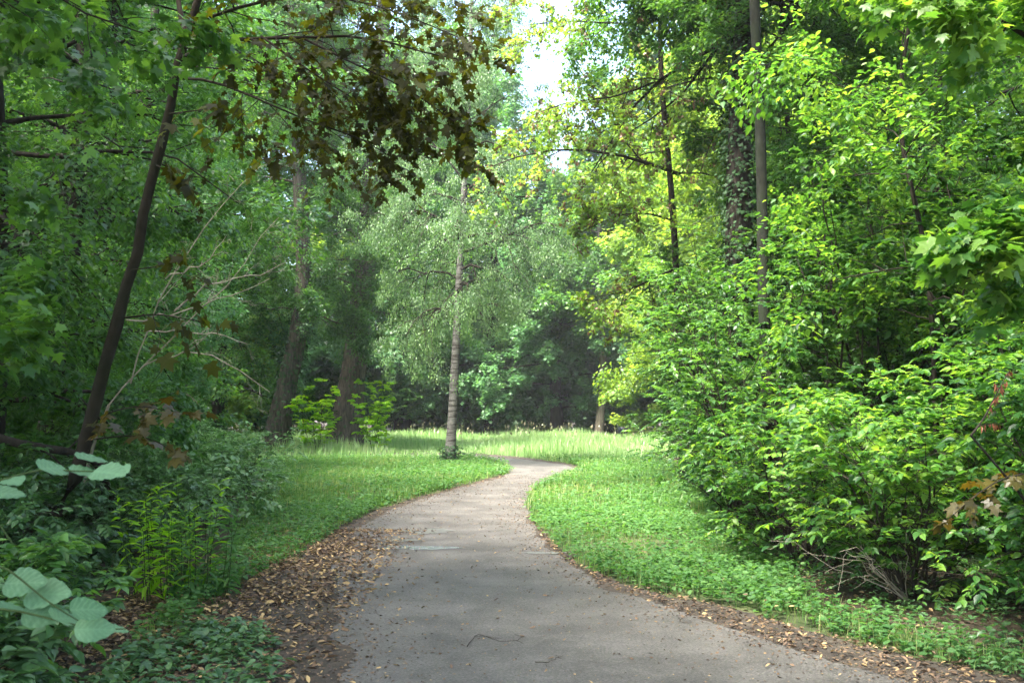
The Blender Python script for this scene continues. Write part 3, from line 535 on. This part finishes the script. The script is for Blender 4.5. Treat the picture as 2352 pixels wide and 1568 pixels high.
# --- near hazel sprays, bottom-left (root just out of frame)
def near_hazel():
    base = np.array([-1.75, 2.3, 0.]); th = thing('hazel_bush', 'hazel spray with big pale round leaves reaching in at lower left', 'shrub', base); sm = MB(); n_leaf = 0
    sets = [[(-60, 1120), (20, 1098), (90, 1076), (170, 1082), (240, 1082), (285, 1080)], [(-80, 1300), (0, 1290), (60, 1340), (120, 1390), (190, 1430)], [(-80, 1400), (0, 1395), (80, 1410), (150, 1430), (230, 1447), (290, 1443)], [(-60, 1180), (-10, 1190), (30, 1250)]]
    lv = [[(20, 1100, 34, 62, 1), (90, 1076, 150, 92, 1), (178, 1052, 250, 88, 1), (160, 1082, 245, 80, 1), (215, 1082, 285, 92, 1), (262, 1082, 320, 64, 1), (-30, 1130, 40, 80, 1)],
          [(0, 1290, -60, 110, 1), (60, 1365, 150, 108, 1), (10, 1340, 60, 100, 1), (0, 1395, 70, 90, 1), (50, 1410, 130, 96, 1), (30, 1440, 76, 84, 1), (160, 1400, 225, 92, 1), (120, 1420, 150, 100, 1), (170, 1445, 246, 86, 1), (245, 1444, 303, 58, 1)]]
    d = 2.15
    for s in sets:
        pts = [base+[0, 0, .0]]*1 if False else []
        p = resample([at(x, y, d) for x, y in s], 10); tubes(sm, p[None], np.linspace(.003, .0012, 10)[None], 6)
        st = resample([base, (base+p[0])/2+[-.15, 0, .1], p[0]], 8); tubes(sm, st[None], np.linspace(.006, .003, 8)[None], 7)
    sm.build('stems', M['stem'], th, base, smooth=True)
    for grp in lv:
        for (x0, y0, x1, w, _) in grp:
            dd = d+R.uniform(-.12, .12); a = at(x0-0, y0, dd); b_ = at(x1, y0+R.uniform(-6, 8), dd+R.uniform(-.1, .1)); D = (b_-a); S = max(w, 70)/F*dd*1.02
            mb = MB(); n = 1
            # denser leaf blade with gentle cupping
            K1, K2 = 30, 10; V = []; 
            for i in range(K1+1):
                u = i/K1; wd = .42*math.sin(PI*u**.8)**.6*(1-.25*u); 
                for j in range(-K2, K2+1): v = j/K2; V.append([u, wd*v*(1+.03*math.sin(9*u*3+v*7)), .05*abs(v)**1.3*wd*2-.09*u*u+.012*math.sin(u*30)*abs(v)])
            V = np.array(V); W = 2*K2+1; f = [[i*W+j, i*W+j+1, (i+1)*W+j+1, (i+1)*W+j] for i in range(K1) for j in range(W-1)]
            Dn = nrm(D[None])[0]; Nn = np.array([R.randn()*.25, (-.55 if y0 < 1200 else -1.15)+R.randn()*.2, 1.]); Nn = Nn-Dn*Nn.dot(Dn); Nn /= np.linalg.norm(Nn); B = np.cross(Nn, Dn)
            P = a + S*(V[:, 0:1]*Dn+V[:, 1:2]*B+V[:, 2:3]*Nn); vu = V[:, 0]; vv = np.abs(np.tile(np.arange(-K2, K2+1)/K2, K1+1)); ph_ = (vu-.3*vv)*7; vein = np.maximum(np.abs((ph_ % 1)-.5)*2 > .75, vv < .06); mb.add(P, f, np.clip(R.uniform(.2, .7)+vein*.35-vv*.1+R.randn(len(P))*.04, 0, 1)); mb.build('leaf', M['pale'], th, base, smooth=True)
near_hazel()
shrub('elder_bush', 'low shaded bush in the bottom left corner under the pale hazel leaves', 'shrub', -2.75, 4.6, .62, .7, 'nettle', 3000, .075, 'ovate', tb=.5, t0=.1, stems=10)
shrub('elder_bush', 'dark leafy bush at the left edge below the leaning maple base', 'shrub', -3.5, 6.3, .8, .8, 'dark', 4200, .07, 'ovate', tb=.6, t0=.1, stems=10)

# --- right-hand shrub wall
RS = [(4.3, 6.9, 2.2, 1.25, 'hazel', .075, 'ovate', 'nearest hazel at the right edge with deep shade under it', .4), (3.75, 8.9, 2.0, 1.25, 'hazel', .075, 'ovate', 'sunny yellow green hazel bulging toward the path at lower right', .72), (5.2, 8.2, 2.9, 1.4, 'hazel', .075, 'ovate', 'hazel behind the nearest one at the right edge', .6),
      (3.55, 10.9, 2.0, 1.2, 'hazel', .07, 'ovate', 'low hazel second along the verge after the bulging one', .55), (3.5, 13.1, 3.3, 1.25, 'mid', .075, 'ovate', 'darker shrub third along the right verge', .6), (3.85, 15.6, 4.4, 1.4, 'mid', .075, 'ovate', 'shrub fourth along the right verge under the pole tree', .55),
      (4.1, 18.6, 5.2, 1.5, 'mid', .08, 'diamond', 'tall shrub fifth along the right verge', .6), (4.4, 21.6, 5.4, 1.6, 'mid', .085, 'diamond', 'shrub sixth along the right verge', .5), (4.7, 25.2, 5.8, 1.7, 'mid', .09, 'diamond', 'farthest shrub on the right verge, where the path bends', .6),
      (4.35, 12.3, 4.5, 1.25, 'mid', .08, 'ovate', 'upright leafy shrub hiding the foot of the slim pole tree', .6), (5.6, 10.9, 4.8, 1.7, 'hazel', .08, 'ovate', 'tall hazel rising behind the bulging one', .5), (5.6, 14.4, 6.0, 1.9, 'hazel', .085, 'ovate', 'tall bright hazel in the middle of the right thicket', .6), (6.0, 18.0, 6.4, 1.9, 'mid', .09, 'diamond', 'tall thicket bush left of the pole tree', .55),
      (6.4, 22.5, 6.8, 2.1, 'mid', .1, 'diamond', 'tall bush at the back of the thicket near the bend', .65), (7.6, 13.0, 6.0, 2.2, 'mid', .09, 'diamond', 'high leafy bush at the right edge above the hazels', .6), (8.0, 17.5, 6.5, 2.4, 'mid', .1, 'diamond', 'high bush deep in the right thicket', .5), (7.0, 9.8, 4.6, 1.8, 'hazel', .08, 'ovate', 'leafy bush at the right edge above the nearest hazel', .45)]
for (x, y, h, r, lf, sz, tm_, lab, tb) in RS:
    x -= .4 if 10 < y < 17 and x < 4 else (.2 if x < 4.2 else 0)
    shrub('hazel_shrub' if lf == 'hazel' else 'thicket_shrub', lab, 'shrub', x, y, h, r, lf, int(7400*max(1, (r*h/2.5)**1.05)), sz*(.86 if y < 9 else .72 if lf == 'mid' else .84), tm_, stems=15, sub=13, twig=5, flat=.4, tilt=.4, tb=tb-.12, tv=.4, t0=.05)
for (x, y, lab) in [(3.2, 12.0, 'dry leafless sucker shoots between the low hazels'), (2.95, 8.6, 'dead grey twigs poking from the bulging hazel')]:
    b_ = np.array([x+.5, y+.2, 0]); th = thing('dead_shoots', lab, 'dead twigs', b_); n = 9; a = R.uniform(PI*.6, PI*1.4, n); e = R.uniform(.5, 1.1, n)
    l = mk(np.tile(b_, (n, 1)), np.stack([np.cos(a)*np.cos(e), np.sin(a)*np.cos(e), np.sin(e)], 1), R.uniform(.9, 1.7, n), np.full(n, .006), -.1, .03, 8); k_ = kids(l[0], l[1], 5, .3, 1., .35, 40, .8); sm = MB(); tubes(sm, l[0], l[1], 5); tubes(sm, k_[0], k_[1]*.7, 4); sm.build('twigs', M['twig'], th, b_, smooth=True)
# seed tails and golden leaf sprays
def sprig(name, label, cat, pts, mat, sz, tmpl, per, m=5, r=.006, hang=0., ratio=.4, bark='bark', foot=None):
    w = [at(*p) for p in pts]; base = np.array([*(foot or (w[0][0]+.4, w[0][1]+.2)), 0.]); th = thing(name, label, cat, base); sm = MB()
    st = resample([base, (base+w[0])/2+[.1, 0, .2], w[0]], 8); tubes(sm, st[None], np.linspace(r*2, r*1.2, 8)[None], 6); p = resample(w, 8); tubes(sm, p[None], np.linspace(r*1.2, r*.4, 8)[None], 6)
    k = kids(p[None], np.linspace(r, r*.4, 8)[None], m, .1, 1., ratio, 45, .3, 0, -.15, .04, 5); tubes(sm, k[0], k[1], 4); sm.build('stems', M[bark], th, base, smooth=True)
    cm = MB(); leaves_on(cm, k[0], k[1], per, sz, tmpl, tilt=.4, droop=.25, tb=.5, hang=hang); cm.build('foliage', M[mat], th, base)
sprig('maple_sapling', 'maple sapling with golden brown leaves at lower right edge among the hazels', 'sapling', [(2420, 1090, 6.6), (2330, 1085, 6.5), (2260, 1120, 6.4), (2180, 1190, 6.4)], 'gold', .07, 'maple', 6, 7, foot=(4.4, 7.3), ratio=.3)
sprig('dock_plant', 'rusty brown seed spikes poking out of the hazels at right', 'plant', [(2230, 1000, 6.4), (2262, 960, 6.4), (2290, 900, 6.4), (2320, 850, 6.4)], 'rust', .045, 'lance', 10, 6, hang=.8, foot=(4.0, 7.2), ratio=.3)

# --- right-hand trees
def rt(name, label, pts, r, **k):
    w = [at(*p) for p in pts]; w[0][2] = 0; return tree(name, label, 'tree', w, r, r*k.pop('tap', .7), k.pop('bark', 'pole'), **k)
rt('pole_tree', 'straight slim grey green pole of a tree above the right thicket', [(1768, 1120, 13.6), (1765, 900, 13.6), (1755, 740, 13.6), (1752, 600, 13.6), (1750, 430, 13.6), (1745, 250, 13.6), (1737, 100, 13.6), (1730, -60, 13.6), (1722, -260, 13.6), (1715, -460, 13.6)], .088, leaf='mid', nl=9000, size=.08, limbs=14, t0=.86, L=2.6, tmpl='star', flare=.1, K=24)
rt('ivy_clad_tree', 'massive dark trunk wrapped in ivy behind the slim pole tree', [(1700, 1060, 18.5), (1700, 800, 18.5), (1698, 500, 18.5), (1700, 300, 18.5), (1712, 100, 18.5), (1720, -150, 18.5), (1730, -400, 18.5)], .29, bark='bark', leaf='mid', nl=50000, size=.11, limbs=26, t0=.74, L=4.0, el=(0, 50), ivy=(7000, 1., .11, .07), sub=8, twig=6, K=20,
   extra=[([at(1705, 165, 18.5), at(1760, 150, 18.2), at(1810, 162, 18), at(1850, 165, 17.8), at(1882, 178, 17.6)], .09)])
arch = [([at(1830, -20, 20.3), at(1740, 20, 20.3), at(1680, 55, 20.3), at(1630, 120, 20.3), at(1585, 215, 20.3), at(1545, 262, 20.3), at(1470, 275, 20.3), at(1420, 320, 20.3)], 0.051),
        ([at(1640, 110, 20.3), at(1600, 150, 20.3), at(1540, 145, 20.3), at(1500, 190, 20.3), at(1440, 260, 20.3), at(1390, 350, 20.3), at(1330, 440, 20.3)], 0.043),
        ([at(1560, 400, 21.0), at(1480, 372, 20.3), at(1400, 344, 20.3), at(1290, 338, 20.0), at(1200, 350, 19.7), at(1110, 390, 19.4)], 0.043),
        ([at(1555, 510, 21.8), at(1480, 485, 21.0), at(1420, 492, 20.6), at(1340, 530, 20.3)], 0.026), ([at(1545, 620, 21.8), at(1480, 650, 21.2), at(1410, 680, 20.6), at(1345, 682, 20.3)], 0.032), ([at(1840, 20, 20.3), at(1780, 100, 20.3), at(1700, 180, 20.0), at(1640, 300, 19.7), at(1600, 420, 19.6)], 0.029),
        ([at(1650, 30, 21.0), at(1520, 50, 20.6), at(1400, 60, 20.3), at(1280, 40, 20.0), at(1200, 60, 19.7)], 0.032), ([at(1500, 190, 20.3), at(1400, 230, 20.0), at(1300, 230, 19.9), at(1190, 280, 19.7)], 0.026)]
rt('seeding_maple', 'maple with long arching boughs, brown seed clusters and yellow green leaves over the path', [(1570, 1030, 22), (1562, 800, 22), (1550, 560, 22), (1545, 470, 22), (1532, 330, 21.8), (1520, 210, 21.6), (1515, 60, 21.6), (1520, -120, 21.6), (1530, -300, 21.6)], .09, bark='bark', leaf='yellow', nl=13000, size=.08,
   tmpl='star', limbs=18, t0=.5, L=2.8, el=(0, 50), extra=arch, seeds=1800, sub=9, twig=5, ratio=.42, bend=-.3, flare=.1, tap=.5, K=24)
rt('slim_tree', 'thin crooked dark stem right of the pole tree', [(1830, 1050, 19), (1822, 600, 19), (1818, 390, 19), (1812, 300, 19), (1800, 200, 19), (1795, 60, 19), (1800, -200, 19)], .06, bark='bark', leaf='mid', nl=16000, size=.1, limbs=16, t0=.5, L=3., flare=.1)
rt('slim_tree', 'thin dark sapling stem leaning left through the right thicket', [(2160, 1150, 11), (2145, 850, 11), (2140, 680, 11), (2118, 520, 11), (2070, 350, 11), (2060, 200, 11), (2090, 60, 11), (2110, -120, 11)], .032, bark='bark', leaf='hazel', nl=7000, size=.08, tmpl='ovate', limbs=22, t0=.35, L=1.8, flare=.1, tb=.6, el=(0, 50))
RT = [(9.5, 22, 17, .2, 'mid', 'leafy tree filling the top right behind the thicket', 40000, 4.2, .1), (8.2, 14.5, 13, .15, 'mid', 'green tree with low boughs at the upper right edge', 34000, 3.4, .09), (12.5, 19, 18, .22, 'dark', 'dark tree at the right edge far behind the thicket', 36000, 4.6, .11), (7.5, 28, 16, .22, 'yellow', 'yellow green tree behind the arching boughs', 42000, 4.6, .12),
      (10.5, 32, 22, .3, 'mid', 'tall tree rising behind the ivy clad trunk', 42000, 5.2, .13), (15, 27, 22, .3, 'mid', 'high crowned tree at the back right', 36000, 5.4, .13)]
for (x, y, h, r, lf, lab, nl, L, sz) in RT:
    tree('woodland_tree', lab, 'tree', up(x, y, h, R.randn()*.6, R.randn()*.5, .15), r, None, 'bark', lf, nl, sz, 'diamond' if y > 15 else 'ovate', limbs=34, t0=.15, L=L, el=(-5, 55), sub=7, twig=5, tb=.55, bend=-.18, flat=.4)
# near maples overhanging from outside both sides
tree('near_maple', 'overhanging maple at the top right corner with large bright leaves', 'tree', up(6.6, 7.4, 9.5, -.4, .4, .1), .12, None, 'bark', 'hazel', 9000, .07, 'maple', limbs=20, t0=.4, L=2.7, el=(-5, 45), sub=6, twig=4, tb=.7, bend=-.2, extra=[([at(2480, 160, 5.4), at(2352, 80, 5.3), at(2240, 12, 5.2), at(2150, -10, 5.1)], .02), ([at(2460, 600, 5.4), at(2380, 590, 5.2), at(2290, 610, 5.1), at(2220, 640, 5.0)], .012)])
tree('near_maple', 'overhanging maple at the top left corner with large shaded leaves', 'tree', up(-6.3, 7.4, 9.0, .4, .4, .1), .12, None, 'bark', 'mid', 10000, .095, 'maple', limbs=22, t0=.3, L=2.8, el=(-5, 45), sub=6, twig=4, tb=.6, bend=-.2)

# unseen trees added around the viewpoint to shade the near path
for (x, y, h, L, lab) in [(-5.2, -4.5, 16, 6.0, 'unseen tree added behind the viewpoint for its shade, on the left'), (5.0, -3.0, 16, 6.0, 'unseen tree added behind the viewpoint for its shade, on the right'), (-7.5, 3.0, 15, 5.6, 'unseen tree added left of the viewpoint to shade the hazel bush'),
                          (7.8, 4.0, 15, 5.6, 'unseen tree added right of the viewpoint to shade the nearest hazels'), (0.5, -9.5, 18, 6.5, 'unseen tree added far behind the viewpoint to shade the path')]:
    tree('added_shade_tree', lab, 'tree', up(x, y, h, -x*.12, .3, .15), .2, None, 'bark', 'mid', 26000, .13, 'star', limbs=30, t0=.42, L=L, el=(5, 55), sub=8, twig=5, tb=.5, bend=-.1, flat=.5, twigs=False)
# --- woods beyond the meadow
def far(name, lab, x, y, h, r, L, lf, nl=30000, sz=.2, t0=.14, **k):
    return tree(name, lab, 'tree', up(x, y, h, R.randn()*.8, 0, .2), r, None, k.pop('bark', 'bark'), lf, nl, sz, 'star', limbs=34, t0=t0, L=L, el=(-8, 55), sub=7, twig=5, tb=k.pop('tb', .5), bend=-.16, flat=.45, twigs=False, **k)
f1 = far('far_tree', 'blue green maple with low rounded boughs straight beyond the meadow', 3.2, 69, 17, .4, 6.2, 'cool', 36000, .2, t0=.1)
f2 = far('far_tree', 'light trunked tree standing at the right rim of the meadow', 5.8, 66, 18, .3, 5.0, 'mid', 30000, .19, t0=.42, flare=.12, bark='pale_bark')
f3 = far('far_tree', 'dark leaved tree left of the birch beyond the meadow', -7.5, 70, 27, .45, 6.2, 'dark', 36000, .2, t0=.08)
f4 = far('far_tree', 'yellow green tree glowing beyond the arching boughs', 11.5, 60, 16, .36, 5.6, 'yellow', 34000, .19, t0=.12, tb=.6)
PR_ = [f1, f2, f3, f4]
FC = [(f1, -1.5, 72, 17.5, 'cool green tree right behind the birch beyond the meadow'), (f3, 2.0, 80, 19, 'tree in the second row straight beyond the meadow'), (f1, -4.5, 78, 28, 'tall tree in the second row left of the birch'), (f3, -12, 74, 29, 'tall tree behind the lime saplings beyond the meadow'), (f1, -18, 72, 29, 'tall tree beyond the meadow behind the ivy flecked oak'),
      (f3, 7.5, 80, 18, 'dark tree in the second row behind the light trunked tree'), (f1, 12, 74, 26, 'tree beyond the right end of the meadow'), (f3, 16, 68, 26, 'dark tree hidden behind the right thicket beyond the meadow'), (f1, 22, 62, 27, 'tree at the far right beyond the thicket'), (f4, -24, 66, 28, 'yellow green tree at the far left beyond the meadow'),
      (f3, -30, 56, 28, 'dark tree at the far left rim of the meadow'), (f1, -27, 44, 25, 'tree at the left rim of the meadow behind the thicket'), (f3, -22, 52, 27, 'tree at the left back of the clearing'), (f4, 14, 50, 22, 'yellow green tree behind the right thicket'), (f3, 20, 44, 25, 'dark tree behind the right thicket'), (f1, 18, 34, 23, 'cool green tree right of the thicket'),
      (f4, 4.2, 90, 20, 'yellow green tree deepest straight beyond the meadow'), (f1, -9, 90, 31, 'tallest tree deep in the woods left of the birch'), (f4, -3, 95, 21, 'yellow green tree deepest behind the birch'), (f3, 12, 92, 26, 'dark tree deepest beyond the right of the meadow'), (f3, -32, 34, 22, 'dark tree closing the view at the far left')]
HH = {f1.name: 17, f2.name: 18, f3.name: 27, f4.name: 16}
for i, (o, x, y, h, lab) in enumerate(FC): copy_thing(o, (x, y, 0), i*2.1, h/HH[o.name], lab)
# understorey beyond the meadow
u1 = shrub('understorey_bush', 'shadowy bush closing the gaps between trunks beyond the meadow', 'shrub', -8, 67.5, 4.2, 2.6, 'mid', 15000, .2, 'diamond', stems=12, sub=9, twig=4, group='bushes beyond the meadow')
u2 = shrub('understorey_bush', 'shadowy bush closing the gaps between trunks beyond the meadow', 'shrub', 1, 74, 4.6, 2.8, 'cool', 15000, .2, 'diamond', stems=12, sub=9, twig=4, group='bushes beyond the meadow')
for i in range(52):
    x = -30+(i % 26)*2.05+(1 if i > 25 else 0); copy_thing([u1, u2][i % 3 == 1], (x, (73 if i < 26 else 79)+3*math.sin(i*1.7)+(2 if -6 < x < 10 else 0), 0), i*1.3, R.uniform(.8, 1.25), u1['label'], 'bushes beyond the meadow')

# ------------------------------------------------------------------ air
m, nt, N = nodes('haze_air'); pv = N('ShaderNodeVolumePrincipled'); pv.inputs['Color'].default_value = (.9, .95, 1., 1); pv.inputs['Density'].default_value = HAZE; pv.inputs['Anisotropy'].default_value = .3
o_ = N('ShaderNodeOutputMaterial'); nt.links.new(pv.outputs[0], o_.inputs['Volume'])
if HAZE > 0:
    mb = MB(); x0, x1, y0, y1, z0, z1 = -505, 505, -505, 505, -1, 42
    mb.add([[x, y, z] for z in (z0, z1) for y in (y0, y1) for x in (x0, x1)], [[0, 2, 3, 1], [4, 5, 7, 6], [0, 1, 5, 4], [2, 6, 7, 3], [0, 4, 6, 2], [1, 3, 7, 5]])
    hz = mb.build('haze', m); hz['kind'] = 'stuff'; hz['label'] = 'thin pale summer haze veiling the far trees'
# ------------------------------------------------------------------ light
SUN_EL, SUN_AZ = math.radians(64), math.radians(-136)    # azimuth from +Y, negative = left
w = bpy.data.worlds.new('World'); scene.world = w; w.use_nodes = True; nt = w.node_tree; nt.nodes.clear()
sk = nt.nodes.new('ShaderNodeTexSky'); sk.sky_type = 'NISHITA'; sk.sun_disc = False; sk.sun_elevation = SUN_EL; sk.sun_rotation = SUN_AZ; sk.air_density = 1.; sk.dust_density = 4.; sk.ozone_density = 1.
bg = nt.nodes.new('ShaderNodeBackground'); bg.inputs[1].default_value = .15; ou = nt.nodes.new('ShaderNodeOutputWorld')
nt.links.new(sk.outputs[0], bg.inputs[0]); nt.links.new(bg.outputs[0], ou.inputs[0])
sl = bpy.data.lights.new('sun', 'SUN'); sl.energy = 3.4; sl.angle = math.radians(22); sl.color = (1, .95, .86); so = bpy.data.objects.new('sun', sl); COL.objects.link(so)
d = Vector((math.sin(SUN_AZ)*math.cos(SUN_EL), math.cos(SUN_AZ)*math.cos(SUN_EL), math.sin(SUN_EL))); so.rotation_euler = d.to_track_quat('Z', 'Y').to_euler()
vs = scene.view_settings; vs.view_transform = 'Standard'; vs.look = 'None'; vs.exposure = 2.95; vs.gamma = 1
scene.render.engine = 'CYCLES'; c = scene.cycles; c.max_bounces = 7; c.diffuse_bounces = 4; c.glossy_bounces = 2; c.transmission_bounces = 5; c.transparent_max_bounces = 4; c.use_denoising = True
c.caustics_reflective = False; c.caustics_refractive = False
print('TRIS', sum(len(m.polygons) for m in bpy.data.meshes))
